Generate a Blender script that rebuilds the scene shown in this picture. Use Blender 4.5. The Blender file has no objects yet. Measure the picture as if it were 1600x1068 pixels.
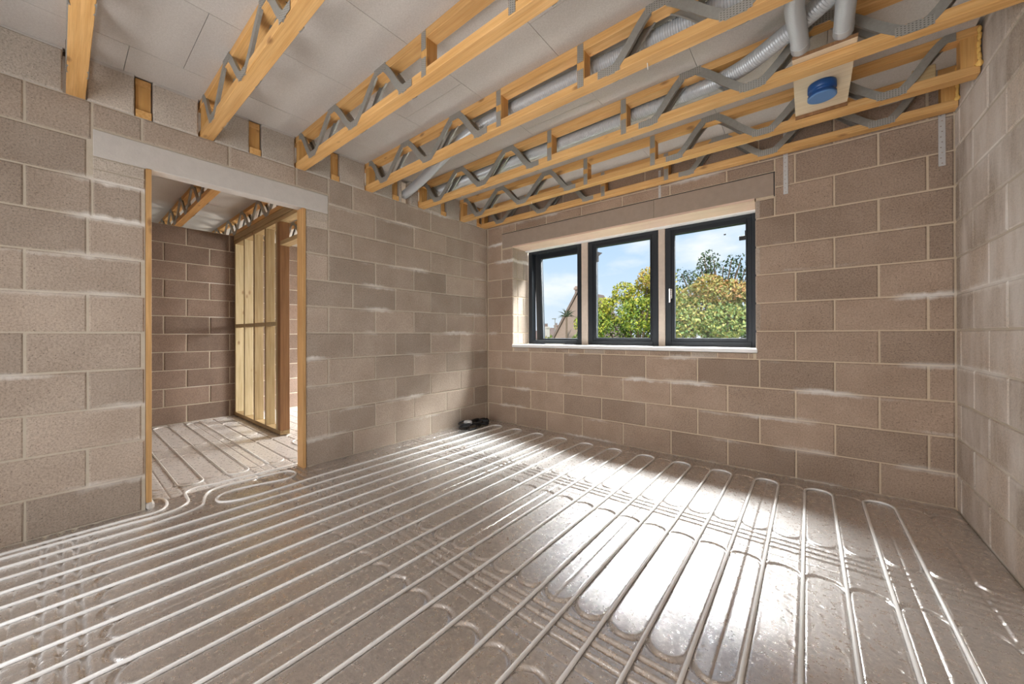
import bpy, math, random
import numpy as np
from mathutils import Vector, Matrix
random.seed(7); rng = np.random.default_rng(7)
scene = bpy.context.scene
COL = scene.collection
R = math.radians

# ------------------------------------------------------------------ camera
def make_camera():
    f, cx, cy, yaw, pitch, roll = 574.7179, 791.5971, 521.4989, 0.68733, 0.00203, 0.00304
    F = Vector((-math.sin(yaw) * math.cos(pitch), math.cos(yaw) * math.cos(pitch), math.sin(pitch)))
    Rt = Vector((math.cos(yaw), math.sin(yaw), 0)); U = Rt.cross(F)
    r2 = Rt * math.cos(roll) - U * math.sin(roll); u2 = Rt * math.sin(roll) + U * math.cos(roll)
    cd = bpy.data.cameras.new('camera'); cd.sensor_width = 36; cd.lens = f / 1600 * 36
    cd.shift_x = (800 - cx) / 1600; cd.shift_y = -(534 - cy) / 1600
    cd.clip_start = 0.02; cd.clip_end = 900
    co = bpy.data.objects.new('camera', cd); COL.objects.link(co)
    m = Matrix.Identity(4)
    for i in range(3):
        m[i][0] = r2[i]; m[i][1] = u2[i]; m[i][2] = -F[i]
    m[0][3], m[1][3], m[2][3] = 3.2362, -3.5527, 1.0974
    co.matrix_world = m
    scene.camera = co
make_camera()

# ------------------------------------------------------------------ world, lights, exposure
SKY_STRENGTH = 0.88
def make_world():
    w = bpy.data.worlds.new('sky'); scene.world = w; w.use_nodes = True
    nt = w.node_tree; N = nt.nodes; N.clear()
    out = N.new('ShaderNodeOutputWorld'); bg = N.new('ShaderNodeBackground')
    tc = N.new('ShaderNodeTexCoord'); sep = N.new('ShaderNodeSeparateXYZ')
    nt.links.new(tc.outputs['Generated'], sep.inputs[0])
    ramp = N.new('ShaderNodeValToRGB')
    e = ramp.color_ramp.elements
    e[0].position = 0.0; e[0].color = (0.74, 0.82, 0.92, 1)
    e[1].position = 0.75; e[1].color = (0.42, 0.60, 0.92, 1)
    k = ramp.color_ramp.elements.new(0.12); k.color = (0.62, 0.77, 0.95, 1)
    k = ramp.color_ramp.elements.new(0.24); k.color = (0.50, 0.69, 0.95, 1)
    nt.links.new(sep.outputs['Z'], ramp.inputs[0])
    mp = N.new('ShaderNodeMapping'); mp.inputs['Scale'].default_value = (3.2, 3.2, 8.0)
    mp.inputs['Location'].default_value = (0.35, 0.1, 0.62)
    nt.links.new(tc.outputs['Generated'], mp.inputs[0])
    nz = N.new('ShaderNodeTexNoise'); nz.inputs['Scale'].default_value = 1.5; nz.inputs['Detail'].default_value = 6
    nz.inputs['Roughness'].default_value = 0.55
    nt.links.new(mp.outputs[0], nz.inputs['Vector'])
    cr = N.new('ShaderNodeValToRGB'); cr.color_ramp.elements[0].position = 0.46; cr.color_ramp.elements[1].position = 0.70
    nt.links.new(nz.outputs['Fac'], cr.inputs[0])
    mix = N.new('ShaderNodeMix'); mix.data_type = 'RGBA'
    nt.links.new(cr.outputs[0], mix.inputs[0]); nt.links.new(ramp.outputs[0], mix.inputs[6])
    mix.inputs[7].default_value = (0.93, 0.95, 0.98, 1)
    nt.links.new(mix.outputs[2], bg.inputs[0]); bg.inputs[1].default_value = SKY_STRENGTH
    nt.links.new(bg.outputs[0], out.inputs[0])
make_world()

def area(name, loc, target, sx, sy, power, col=(1, 1, 1)):
    l = bpy.data.lights.new(name, 'AREA'); l.shape = 'RECTANGLE'; l.size = sx; l.size_y = sy
    l.energy = power; l.color = col
    o = bpy.data.objects.new(name, l); COL.objects.link(o)
    o.location = loc
    d = Vector(target) - Vector(loc)
    o.rotation_euler = d.to_track_quat('-Z', 'Y').to_euler()
    return o
sun = bpy.data.lights.new('sun', 'SUN'); sun.energy = 4.5; sun.angle = R(1.0); sun.color = (1.0, 0.95, 0.86)
so = bpy.data.objects.new('sun', sun); COL.objects.link(so)
so.rotation_euler = (-Vector((0.5, -0.8, 0.92))).to_track_quat('-Z', 'Y').to_euler()
# daylight through the room's window and the next room's, plus two added fill lamps
area('window_daylight', (2.4, 2.25, 5.12), (1.75, -0.3, 0.9), 4.4, 2.0, 5000, (0.985, 0.99, 1.0))
area('rear_fill', (1.8, -4.95, 1.15), (3.0, -1.0, 1.2), 2.2, 2.0, 72, (0.99, 0.99, 1.0))  # added fill behind the camera, shining in through an invented opening
area('beyond_wall_fill', (-3.9, 0.1, 1.3), (-3.8, -2.6, 2.7), 0.9, 1.0, 45, (1.0, 0.95, 0.86))  # added fill to brighten the deck beyond the far wall, no window there
area('next_room_daylight', (-1.3, 1.0, 2.0), (-1.5, -2.2, 0.7), 1.6, 1.3, 270, (1.0, 0.97, 0.92))

vs = scene.view_settings
vs.view_transform = 'Standard'; vs.look = 'None'; vs.gamma = 1.0; vs.use_curve_mapping = False
vs.exposure = 0.36
scene.cycles.max_bounces = 14; scene.cycles.diffuse_bounces = 8; scene.cycles.glossy_bounces = 6
scene.cycles.transparent_max_bounces = 16
scene.cycles.sample_clamp_indirect = 8.0; scene.cycles.blur_glossy = 0.6

# ------------------------------------------------------------------ material helpers
def new_mat(name):
    m = bpy.data.materials.new(name); m.use_nodes = True
    nt = m.node_tree; b = nt.nodes['Principled BSDF']
    return m, nt, b
def node(nt, typ, **kw):
    n = nt.nodes.new(typ)
    for k, v in kw.items(): setattr(n, k, v)
    return n
def noise(nt, vec, scale, detail=3, rough=0.55):
    n = node(nt, 'ShaderNodeTexNoise'); n.inputs['Scale'].default_value = scale
    n.inputs['Detail'].default_value = detail; n.inputs['Roughness'].default_value = rough
    if vec is not None: nt.links.new(vec, n.inputs['Vector'])
    return n.outputs['Fac']
def ramp(nt, fac, stops):
    r = node(nt, 'ShaderNodeValToRGB'); cr = r.color_ramp
    while len(cr.elements) < len(stops): cr.elements.new(0.5)
    for e, (p, c) in zip(cr.elements, stops):
        e.position = p; e.color = (c, c, c, 1) if isinstance(c, (int, float)) else (*c, 1)
    nt.links.new(fac, r.inputs[0]); return r.outputs[0]
def mixc(nt, fac, a, b, mode='MIX'):
    m = node(nt, 'ShaderNodeMix', data_type='RGBA', blend_type=mode)
    for sock, v in ((m.inputs[0], fac), (m.inputs[6], a), (m.inputs[7], b)):
        if isinstance(v, (int, float)): sock.default_value = v
        elif isinstance(v, tuple): sock.default_value = (*v, 1)
        else: nt.links.new(v, sock)
    return m.outputs[2]
def math_(nt, op, a, b=0.0, c=None):
    m = node(nt, 'ShaderNodeMath', operation=op)
    for i, v in enumerate((a, b) if c is None else (a, b, c)):
        if isinstance(v, (int, float)): m.inputs[i].default_value = v
        else: nt.links.new(v, m.inputs[i])
    return m.outputs[0]
def bump(nt, b, height, strength, dist, prev=None):
    n = node(nt, 'ShaderNodeBump'); n.inputs['Strength'].default_value = strength; n.inputs['Distance'].default_value = dist
    nt.links.new(height, n.inputs['Height'])
    if prev is not None: nt.links.new(prev, n.inputs['Normal'])
    nt.links.new(n.outputs[0], b.inputs['Normal'])
    return n.outputs[0]
def position(nt): return node(nt, 'ShaderNodeNewGeometry').outputs['Position']
def objcoord(nt): return node(nt, 'ShaderNodeTexCoord').outputs['Object']
def objrandom(nt): return node(nt, 'ShaderNodeObjectInfo').outputs['Random']
def mapping(nt, vec, scale):
    m = node(nt, 'ShaderNodeMapping'); m.inputs['Scale'].default_value = scale
    nt.links.new(vec, m.inputs[0]); return m.outputs[0]
def setp(b, **kw):
    for k, v in kw.items():
        s = b.inputs[k]
        s.default_value = (*v, 1) if isinstance(v, tuple) and len(v) == 3 else v

def smear_mask(nt, P):
    """lime mortar smeared along some bed joints (a mark with a shape of its own)"""
    sep = node(nt, 'ShaderNodeSeparateXYZ'); nt.links.new(P, sep.inputs[0])
    wob = noise(nt, mapping(nt, P, (9, 9, 2)), 2.0, 4)
    z = math_(nt, 'ADD', sep.outputs['Z'], math_(nt, 'MULTIPLY', math_(nt, 'SUBTRACT', wob, 0.5), 0.05))
    fr = math_(nt, 'FRACT', math_(nt, 'DIVIDE', math_(nt, 'SUBTRACT', z, 0.218 - 0.1125), 0.225))
    d = math_(nt, 'ABSOLUTE', math_(nt, 'SUBTRACT', fr, 0.5))
    near = ramp(nt, d, [(0.03, 1.0), (0.13, 0.0)])
    row = noise(nt, mapping(nt, P, (1.1, 1.1, 4.4)), 1.0, 2)
    where = ramp(nt, row, [(0.53, 0.0), (0.64, 1.0)])
    return math_(nt, 'MULTIPLY', near, where)

def block_material(name, base, dark, light, smear=True, wash=False):
    m, nt, b = new_mat(name)
    P = position(nt)
    cloud = noise(nt, P, 3.2, 4)
    grain = noise(nt, P, 105, 4, 0.75)
    pore = noise(nt, P, 150, 3, 0.65)
    rnd = objrandom(nt)
    c = mixc(nt, ramp(nt, cloud, [(0.33, 0.0), (0.68, 1.0)]), dark, light)
    c = mixc(nt, 0.5, c, base)
    tone = ramp(nt, rnd, [(0.0, 0.81), (1.0, 1.15)])
    c = mixc(nt, 1.0, c, tone, 'MULTIPLY')
    sp = ramp(nt, grain, [(0.30, 0.62), (0.5, 1.0), (0.70, 1.25)])
    c = mixc(nt, 0.85, c, sp, 'MULTIPLY')
    pr = ramp(nt, pore, [(0.31, 0.30), (0.40, 1.0)])
    c = mixc(nt, 0.9, c, pr, 'MULTIPLY')
    if smear: c = mixc(nt, smear_mask(nt, P), c, (0.72, 0.685, 0.635))
    if wash:                      # old mortar wash dragged down the wall
        wn = noise(nt, mapping(nt, P, (3, 3, 1.0)), 1.3, 5, 0.6)
        c = mixc(nt, ramp(nt, wn, [(0.42, 0.0), (0.64, 0.8)]), c, (0.68, 0.63, 0.58))
    nt.links.new(c, b.inputs['Base Color'])
    setp(b, Roughness=0.92); b.inputs['Specular IOR Level'].default_value = 0.25
    h = math_(nt, 'ADD', math_(nt, 'MULTIPLY', grain, 1.0), math_(nt, 'MULTIPLY', pr, 0.6))
    bump(nt, b, h, 0.55, 0.004)
    return m
M = {}
M['block'] = block_material('concrete_block_grey_brown', (0.405, 0.33, 0.265), (0.33, 0.26, 0.205), (0.475, 0.395, 0.325))
M['block_warm'] = block_material('concrete_block_warm', (0.36, 0.265, 0.197), (0.285, 0.205, 0.15), (0.43, 0.325, 0.25))
M['block_right'] = block_material('concrete_block_smeared', (0.47, 0.39, 0.32), (0.40, 0.325, 0.26), (0.54, 0.46, 0.385), True, True)
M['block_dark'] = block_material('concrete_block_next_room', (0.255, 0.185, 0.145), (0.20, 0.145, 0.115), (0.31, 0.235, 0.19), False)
M['block_pale'] = block_material('infill_block_pale', (0.47, 0.41, 0.345), (0.39, 0.335, 0.28), (0.55, 0.49, 0.42), False)
def mortar_material(name, c0, c1):
    m, nt, b = new_mat(name); P = position(nt)
    n = noise(nt, P, 35, 5)
    c = mixc(nt, n, c0, c1); c = mixc(nt, smear_mask(nt, P), c, (0.66, 0.62, 0.57))
    nt.links.new(c, b.inputs['Base Color']); setp(b, Roughness=0.95)
    bump(nt, b, noise(nt, P, 120, 4), 0.5, 0.004); return m
M['mortar'] = mortar_material('mortar_cream', (0.44, 0.385, 0.30), (0.54, 0.475, 0.385))
M['mortar_warm'] = mortar_material('mortar_sand', (0.50, 0.395, 0.275), (0.60, 0.49, 0.36))

def plain(name, col, rough=0.6, metal=0.0, var=0.0, scale=20, bmp=0.0, bscale=80):
    m, nt, b = new_mat(name)
    setp(b, Roughness=rough, Metallic=metal)
    if var:
        P = position(nt); n = noise(nt, P, scale, 4)
        c = mixc(nt, n, tuple(x * (1 - var) for x in col), tuple(min(1, x * (1 + var)) for x in col))
        nt.links.new(c, b.inputs['Base Color'])
    else: setp(b, **{'Base Color': col})
    if bmp: bump(nt, b, noise(nt, position(nt), bscale, 3), bmp, 0.003)
    return m
def wood(name, c_light, c_dark, axis='x', knots=True):
    m, nt, b = new_mat(name)
    P = objcoord(nt)
    st = {'x': (1.2, 26, 26), 'z': (26, 26, 1.2), 'y': (26, 1.2, 26)}[axis]
    rnd = objrandom(nt)
    off = node(nt, 'ShaderNodeVectorMath', operation='ADD'); nt.links.new(P, off.inputs[0])
    cmb = node(nt, 'ShaderNodeCombineXYZ')
    for i in range(3): nt.links.new(math_(nt, 'MULTIPLY', rnd, 7.0 + 3 * i), cmb.inputs[i])
    nt.links.new(cmb.outputs[0], off.inputs[1]); P2 = off.outputs[0]
    g = noise(nt, mapping(nt, P2, st), 2.2, 5, 0.6)
    g2 = noise(nt, mapping(nt, P2, tuple(s * 3 if s > 5 else s for s in st)), 3.0, 3, 0.6)
    big = noise(nt, P2, 1.6, 2)
    c = mixc(nt, ramp(nt, g, [(0.32, 0.0), (0.66, 1.0)]), c_dark, c_light)
    c = mixc(nt, ramp(nt, g2, [(0.35, 0.28), (0.55, 0.0)]), c, tuple(x * 0.62 for x in c_dark))
    c = mixc(nt, 0.55, c, ramp(nt, big, [(0.3, 0.84), (0.7, 1.12)]), 'MULTIPLY')
    c = mixc(nt, 0.6, c, ramp(nt, rnd, [(0.0, 0.88), (1.0, 1.1)]), 'MULTIPLY')
    if knots:
        ks = {'x': (4, 9, 9), 'z': (9, 9, 4), 'y': (9, 4, 9)}[axis]
        v = node(nt, 'ShaderNodeTexVoronoi'); v.inputs['Scale'].default_value = 1.0
        nt.links.new(mapping(nt, P2, ks), v.inputs['Vector'])
        kn = ramp(nt, v.outputs['Distance'], [(0.06, 1.0), (0.15, 0.0)])
        c = mixc(nt, math_(nt, 'MULTIPLY', kn, 0.7), c, (0.20, 0.085, 0.03))
    nt.links.new(c, b.inputs['Base Color']); setp(b, Roughness=0.62)
    bump(nt, b, g, 0.12, 0.002)
    return m
M['pine_x'] = wood('pine_joist', (0.735, 0.44, 0.175), (0.60, 0.315, 0.095), 'x')
M['pine_z'] = wood('pine_post', (0.66, 0.38, 0.13), (0.55, 0.28, 0.075), 'z')
M['lining'] = wood('pine_door_lining', (0.60, 0.36, 0.15), (0.44, 0.24, 0.085), 'z')
M['stud'] = wood('treated_stud', (0.60, 0.50, 0.31), (0.46, 0.36, 0.19), 'z')
M['stud_mid'] = wood('treated_stud_brown', (0.50, 0.39, 0.22), (0.36, 0.25, 0.11), 'z')
M['stud_dark'] = wood('brown_stud', (0.30, 0.155, 0.065), (0.21, 0.10, 0.04), 'z')
M['stud_x'] = wood('treated_plate', (0.50, 0.37, 0.19), (0.36, 0.24, 0.11), 'x')
M['board'] = wood('plywood_pale', (0.78, 0.66, 0.48), (0.70, 0.56, 0.38), 'x', False)
M['soffit'] = wood('pink_timber', (0.80, 0.60, 0.47), (0.72, 0.50, 0.37), 'x', False)

def galv():
    m, nt, b = new_mat('galvanised_steel'); P = position(nt)
    n = noise(nt, P, 60, 3)
    nt.links.new(mixc(nt, n, (0.27, 0.26, 0.23), (0.38, 0.37, 0.335)), b.inputs['Base Color'])
    setp(b, Metallic=0.45, Roughness=0.42); return m
M['galv'] = galv()
M['strap'] = plain('zinc_strap', (0.56, 0.555, 0.545), 0.45, 0.4, 0.1, 60)
def nailplate():
    m, nt, b = new_mat('nail_plate_steel'); P = objcoord(nt)
    v = node(nt, 'ShaderNodeTexBrick'); v.inputs['Scale'].default_value = 1.0
    v.inputs['Color1'].default_value = (0.10, 0.095, 0.085, 1); v.inputs['Color2'].default_value = (0.13, 0.12, 0.105, 1)
    v.inputs['Mortar'].default_value = (0.40, 0.38, 0.34, 1); v.inputs['Mortar Size'].default_value = 0.0035
    v.inputs['Brick Width'].default_value = 0.010; v.inputs['Row Height'].default_value = 0.012
    sep = node(nt, 'ShaderNodeSeparateXYZ'); nt.links.new(P, sep.inputs[0])
    cb = node(nt, 'ShaderNodeCombineXYZ'); nt.links.new(sep.outputs['Z'], cb.inputs[0]); nt.links.new(sep.outputs['X'], cb.inputs[1])
    nt.links.new(cb.outputs[0], v.inputs['Vector'])
    nt.links.new(v.outputs['Color'], b.inputs['Base Color']); setp(b, Metallic=0.5, Roughness=0.5); return m
M['plate'] = nailplate()
def foil(name, dirt, metal=(0.78, 0.92)):
    m, nt, b = new_mat(name); P = position(nt)
    wr = noise(nt, P, 55, 5, 0.6); fine = noise(nt, mapping(nt, P, (1, 1, 1)), 170, 3)
    cl = noise(nt, P, 2.3, 5); mot = noise(nt, P, 34, 7, 0.7)
    c = mixc(nt, ramp(nt, cl, [(0.35, 0.0), (0.7, 1.0)]), (0.68, 0.645, 0.62), (0.80, 0.775, 0.755))
    c = mixc(nt, min(1.0, 1.15 * dirt), c, ramp(nt, mot, [(0.30, 0.70), (0.50, 1.0), (0.68, 1.08)]), 'MULTIPLY')
    nt.links.new(c, b.inputs['Base Color'])
    nt.links.new(ramp(nt, mot, [(0.3, 0.36), (0.7, 0.23)]), b.inputs['Roughness'])
    nt.links.new(ramp(nt, cl, [(0.3, metal[0]), (0.7, metal[1])]), b.inputs['Metallic'])
    # dents: sparse pock marks
    v = node(nt, 'ShaderNodeTexVoronoi'); v.inputs['Scale'].default_value = 15; v.inputs['Randomness'].default_value = 1.0
    nt.links.new(P, v.inputs['Vector'])
    dent = ramp(nt, v.outputs['Distance'], [(0.10, 0.0), (0.22, 1.0)])
    n1 = bump(nt, b, dent, 0.30, 0.004)
    n2 = bump(nt, b, wr, 0.22, 0.006, n1)
    bump(nt, b, fine, 0.22, 0.003, n2)
    return m
M['foil'] = foil('embossed_aluminium_foil', 0.7)
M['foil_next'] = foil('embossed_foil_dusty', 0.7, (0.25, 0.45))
M['pipe'] = plain('white_pipe', (0.80, 0.79, 0.77), 0.32)
def chipboard():
    m, nt, b = new_mat('chipboard'); P = position(nt)
    g = noise(nt, P, 150, 4, 0.7); cl = noise(nt, P, 1.7, 3)
    c = mixc(nt, ramp(nt, g, [(0.3, 0.0), (0.7, 1.0)]), (0.485, 0.445, 0.405), (0.61, 0.575, 0.535))
    c = mixc(nt, 0.5, c, ramp(nt, cl, [(0.3, 0.9), (0.7, 1.08)]), 'MULTIPLY')
    c = mixc(nt, 0.5, c, ramp(nt, objrandom(nt), [(0, 0.97), (1, 1.03)]), 'MULTIPLY')
    nt.links.new(c, b.inputs['Base Color']); setp(b, Roughness=0.85)
    bump(nt, b, g, 0.12, 0.002); return m
M['chip'] = chipboard()
M['lintel'] = plain('precast_concrete', (0.52, 0.49, 0.455), 0.9, 0, 0.12, 14, 0.25, 70)
M['lintel_warm'] = plain('lintel_concrete_brown', (0.335, 0.265, 0.21), 0.9, 0, 0.14, 18, 0.3, 120)
M['slab'] = plain('concrete_slab', (0.42, 0.40, 0.37), 0.95, 0, 0.1, 6)
M['frame'] = plain('anthracite_frame', (0.013, 0.016, 0.020), 0.5); M['frame'].node_tree.nodes['Principled BSDF'].inputs['Specular IOR Level'].default_value = 0.3
M['white'] = plain('white_sill_board', (0.80, 0.79, 0.77), 0.45, 0, 0.05, 8)
M['chrome'] = plain('chrome', (0.75, 0.75, 0.76), 0.2, 1.0)
M['black'] = plain('plain_black', (0.012, 0.012, 0.014), 0.5)
M['gasket'] = plain('grey_gasket', (0.22, 0.225, 0.23), 0.5)
M['blue'] = plain('blue_plastic', (0.006, 0.062, 0.225), 0.38)
M['foam'] = plain('yellow_expanding_foam', (0.80, 0.50, 0.14), 0.85, 0, 0.15, 30, 0.5, 60)
M['post'] = plain('raw_mullion_post', (0.50, 0.42, 0.35), 0.9, 0, 0.15, 25, 0.4, 90)
def glass():
    m = bpy.data.materials.new('window_glass'); m.use_nodes = True; nt = m.node_tree; nt.nodes.clear()
    out = node(nt, 'ShaderNodeOutputMaterial'); t = node(nt, 'ShaderNodeBsdfTransparent'); g = node(nt, 'ShaderNodeBsdfGlossy')
    g.inputs['Roughness'].default_value = 0.02; t.inputs[0].default_value = (0.97, 0.985, 0.98, 1)
    fr = node(nt, 'ShaderNodeFresnel'); fr.inputs[0].default_value = 1.12
    mx = node(nt, 'ShaderNodeMixShader'); nt.links.new(fr.outputs[0], mx.inputs[0])
    nt.links.new(t.outputs[0], mx.inputs[1]); nt.links.new(g.outputs[0], mx.inputs[2]); nt.links.new(mx.outputs[0], out.inputs[0])
    return m
M['glass'] = glass()
def duct_mat():
    m, nt, b = new_mat('semi_rigid_duct_plastic'); setp(b, **{'Base Color': (0.50, 0.515, 0.525)}, Roughness=0.32, Metallic=0.25)
    return m
M['duct'] = duct_mat()
M['duct_cuff'] = plain('duct_cuff_grey', (0.52, 0.55, 0.57), 0.4)

# ------------------------------------------------------------------ mesh helpers
class MB:
    def __init__(s): s.v = []; s.f = []
    def add(s, vs, fs):
        n = len(s.v); s.v += [tuple(p) for p in vs]; s.f += [tuple(i + n for i in f) for f in fs]; return s
    def box(s, x0, x1, y0, y1, z0, z1, bev=0.0):
        if bev <= 0:
            vs = [(x, y, z) for x in (x0, x1) for y in (y0, y1) for z in (z0, z1)]
            return s.add(vs, [(0, 1, 3, 2), (4, 6, 7, 5), (0, 4, 5, 1), (2, 3, 7, 6), (0, 2, 6, 4), (1, 5, 7, 3)])
        import bmesh
        bm = bmesh.new(); bmesh.ops.create_cube(bm, size=1)
        for v in bm.verts: v.co = ((x0 + x1) / 2 + v.co.x * (x1 - x0), (y0 + y1) / 2 + v.co.y * (y1 - y0), (z0 + z1) / 2 + v.co.z * (z1 - z0))
        bmesh.ops.bevel(bm, geom=bm.edges[:], offset=bev, segments=1, affect='EDGES')
        bm.verts.index_update()
        s.add([v.co[:] for v in bm.verts], [[v.index for v in f.verts] for f in bm.faces]); bm.free(); return s
    def tube(s, pts, rad, n=10, closed_ends=True):
        P = [Vector(p) for p in pts]; rings = []
        t0 = (P[1] - P[0]).normalized()
        up = Vector((0, 0, 1)) if abs(t0.z) < 0.9 else Vector((1, 0, 0))
        u = t0.cross(up).normalized(); base = len(s.v)
        for i, p in enumerate(P):
            t = ((P[i + 1] if i + 1 < len(P) else p) - (P[i - 1] if i else p)).normalized()
            u = (u - t * u.dot(t)).normalized(); w = t.cross(u)
            r = rad[i] if isinstance(rad, (list, tuple)) else rad
            for k in range(n):
                a = 2 * math.pi * k / n
                s.v.append(tuple(p + (u * math.cos(a) + w * math.sin(a)) * r))
        for i in range(len(P) - 1):
            for k in range(n):
                a = base + i * n + k; b = base + i * n + (k + 1) % n
                s.f.append((a, b, b + n, a + n))
        if closed_ends:
            s.f.append(tuple(base + k for k in range(n))[::-1]); e = base + (len(P) - 1) * n
            s.f.append(tuple(e + k for k in range(n)))
        return s
    def lathe(s, prof, c, n=32):
        base = len(s.v)
        for r, z in prof:
            for k in range(n):
                a = 2 * math.pi * k / n; s.v.append((c[0] + r * math.cos(a), c[1] + r * math.sin(a), c[2] + z))
        for i in range(len(prof) - 1):
            for k in range(n):
                a = base + i * n + k; b = base + i * n + (k + 1) % n
                s.f.append((a, b, b + n, a + n))
        s.f.append(tuple(base + k for k in range(n))[::-1]); e = base + (len(prof) - 1) * n
        s.f.append(tuple(e + k for k in range(n))); return s
    def mesh(s, name, smooth=False):
        me = bpy.data.meshes.new(name); me.from_pydata(s.v, [], s.f); me.update()
        if smooth: me.polygons.foreach_set('use_smooth', [True] * len(me.polygons))
        return me
def link(name, me, mat=None, parent=None, loc=(0, 0, 0), rotz=0.0):
    if mat is not None and not me.materials: me.materials.append(mat)
    o = bpy.data.objects.new(name, me); COL.objects.link(o)
    o.location = loc; o.rotation_euler = (0, 0, rotz)
    if parent is not None: o.parent = parent
    return o
def obj(name, mb, mat, parent=None, smooth=False, loc=(0, 0, 0), rotz=0.0):
    return link(name, mb.mesh(name, smooth), mat, parent, loc, rotz)
def empty(name, loc=(0, 0, 0), rotz=0.0):
    o = bpy.data.objects.new(name, None); COL.objects.link(o); o.location = loc; o.rotation_euler = (0, 0, rotz)
    o.empty_display_size = 0.1; return o
def tag(o, label=None, cat=None, group=None, kind=None):
    if label: o['label'] = label
    if cat: o['category'] = cat
    if group: o['group'] = group
    if kind: o['kind'] = kind
    return o
def struct(name, mb, mat, label, cat):
    return tag(obj(name, mb, mat), label, cat, kind='structure')
def copy_tree(o, parent=None):
    c = o.copy(); COL.objects.link(c)
    if parent is not None: c.parent = parent
    for ch in list(o.children): copy_tree(ch, c)
    return c

# ------------------------------------------------------------------ room numbers
W = 3.947; REAR = -4.60; CEIL = 2.722
Z1, CH = 0.218, 0.225
def course(i):                      # i = 1.. ; bottom and top of a course
    return (0.0 if i == 1 else Z1 + CH * (i - 2)), Z1 + CH * (i - 1)

_blk = {}
def block_mesh(w, h, depth, mat):
    """front face towards -y at y = 0, worn arris round the face"""
    key = (round(w, 3), round(h, 3), depth, mat.name)
    if key in _blk: return _blk[key]
    r = random.Random(hash(key[:2]) & 0xffff)
    mb = MB(); e = 0.007
    def rect(ix, y, j=0.0):
        a, b = w / 2 - ix, h / 2 - ix
        return [(x + r.uniform(-j, j), y, z + r.uniform(-j, j)) for x, z in
                ((-a, -b), (-a * .33, -b), (a * .33, -b), (a, -b), (a, b), (a * .33, b), (-a * .33, b), (-a, b))]
    vs = rect(0, depth) + rect(0, 0.0045, 0.0012) + rect(e, 0.0, 0.0012)
    fs = [tuple(range(16, 24))]
    for q in (0, 8):
        for k in range(8): fs.append((q + k, q + (k + 1) % 8, q + 8 + (k + 1) % 8, q + 8 + k))
    mb.add(vs, fs); me = mb.mesh('concrete_block'); me.materials.append(mat); _blk[key] = me
    return me
def sub_rect(rects, o):
    out = []
    for a, b, c, d in rects:
        if o[0] >= b or o[1] <= a or o[2] >= d or o[3] <= c: out.append((a, b, c, d)); continue
        if a < o[0]: out.append((a, o[0], c, d))
        if b > o[1]: out.append((o[1], b, c, d))
        m0, m1 = max(a, o[0]), min(b, o[1])
        if c < o[2]: out.append((m0, m1, c, o[2]))
        if d > o[3]: out.append((m0, m1, o[3], d))
    return out
def lay_blocks(parent, place, s0, s1, courses, j_odd, j_even, holes, mat, depth=0.03, proud=0.0015):
    """place(s_centre, z, proud) -> location, rotation about z"""
    n = 0
    for i in courses:
        zb, zt = course(i); zt = min(zt, CEIL)
        j = j_odd if i % 2 else j_even
        k0 = math.floor((s0 - j) / 0.45) - 1
        s = j + 0.45 * k0
        while s < s1:
            a, b = max(s, s0), min(s + 0.45, s1); s += 0.45
            if b - a < 0.03: continue
            rects = [(a, b, zb, zt)]
            for h in holes: rects = sub_rect(rects, h)
            for (p, q, c, d) in rects:
                if q - p < 0.03 or d - c < 0.03: continue
                g = 0.005
                me = block_mesh(q - p - 2 * g, d - c - 2 * g, depth, mat)
                loc, rz = place((p + q) / 2, (c + d) / 2, random.uniform(-proud, proud))
                link('concrete_block', me, None, parent, loc, rz + R(random.uniform(-0.12, 0.12))); n += 1
    return n

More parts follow.
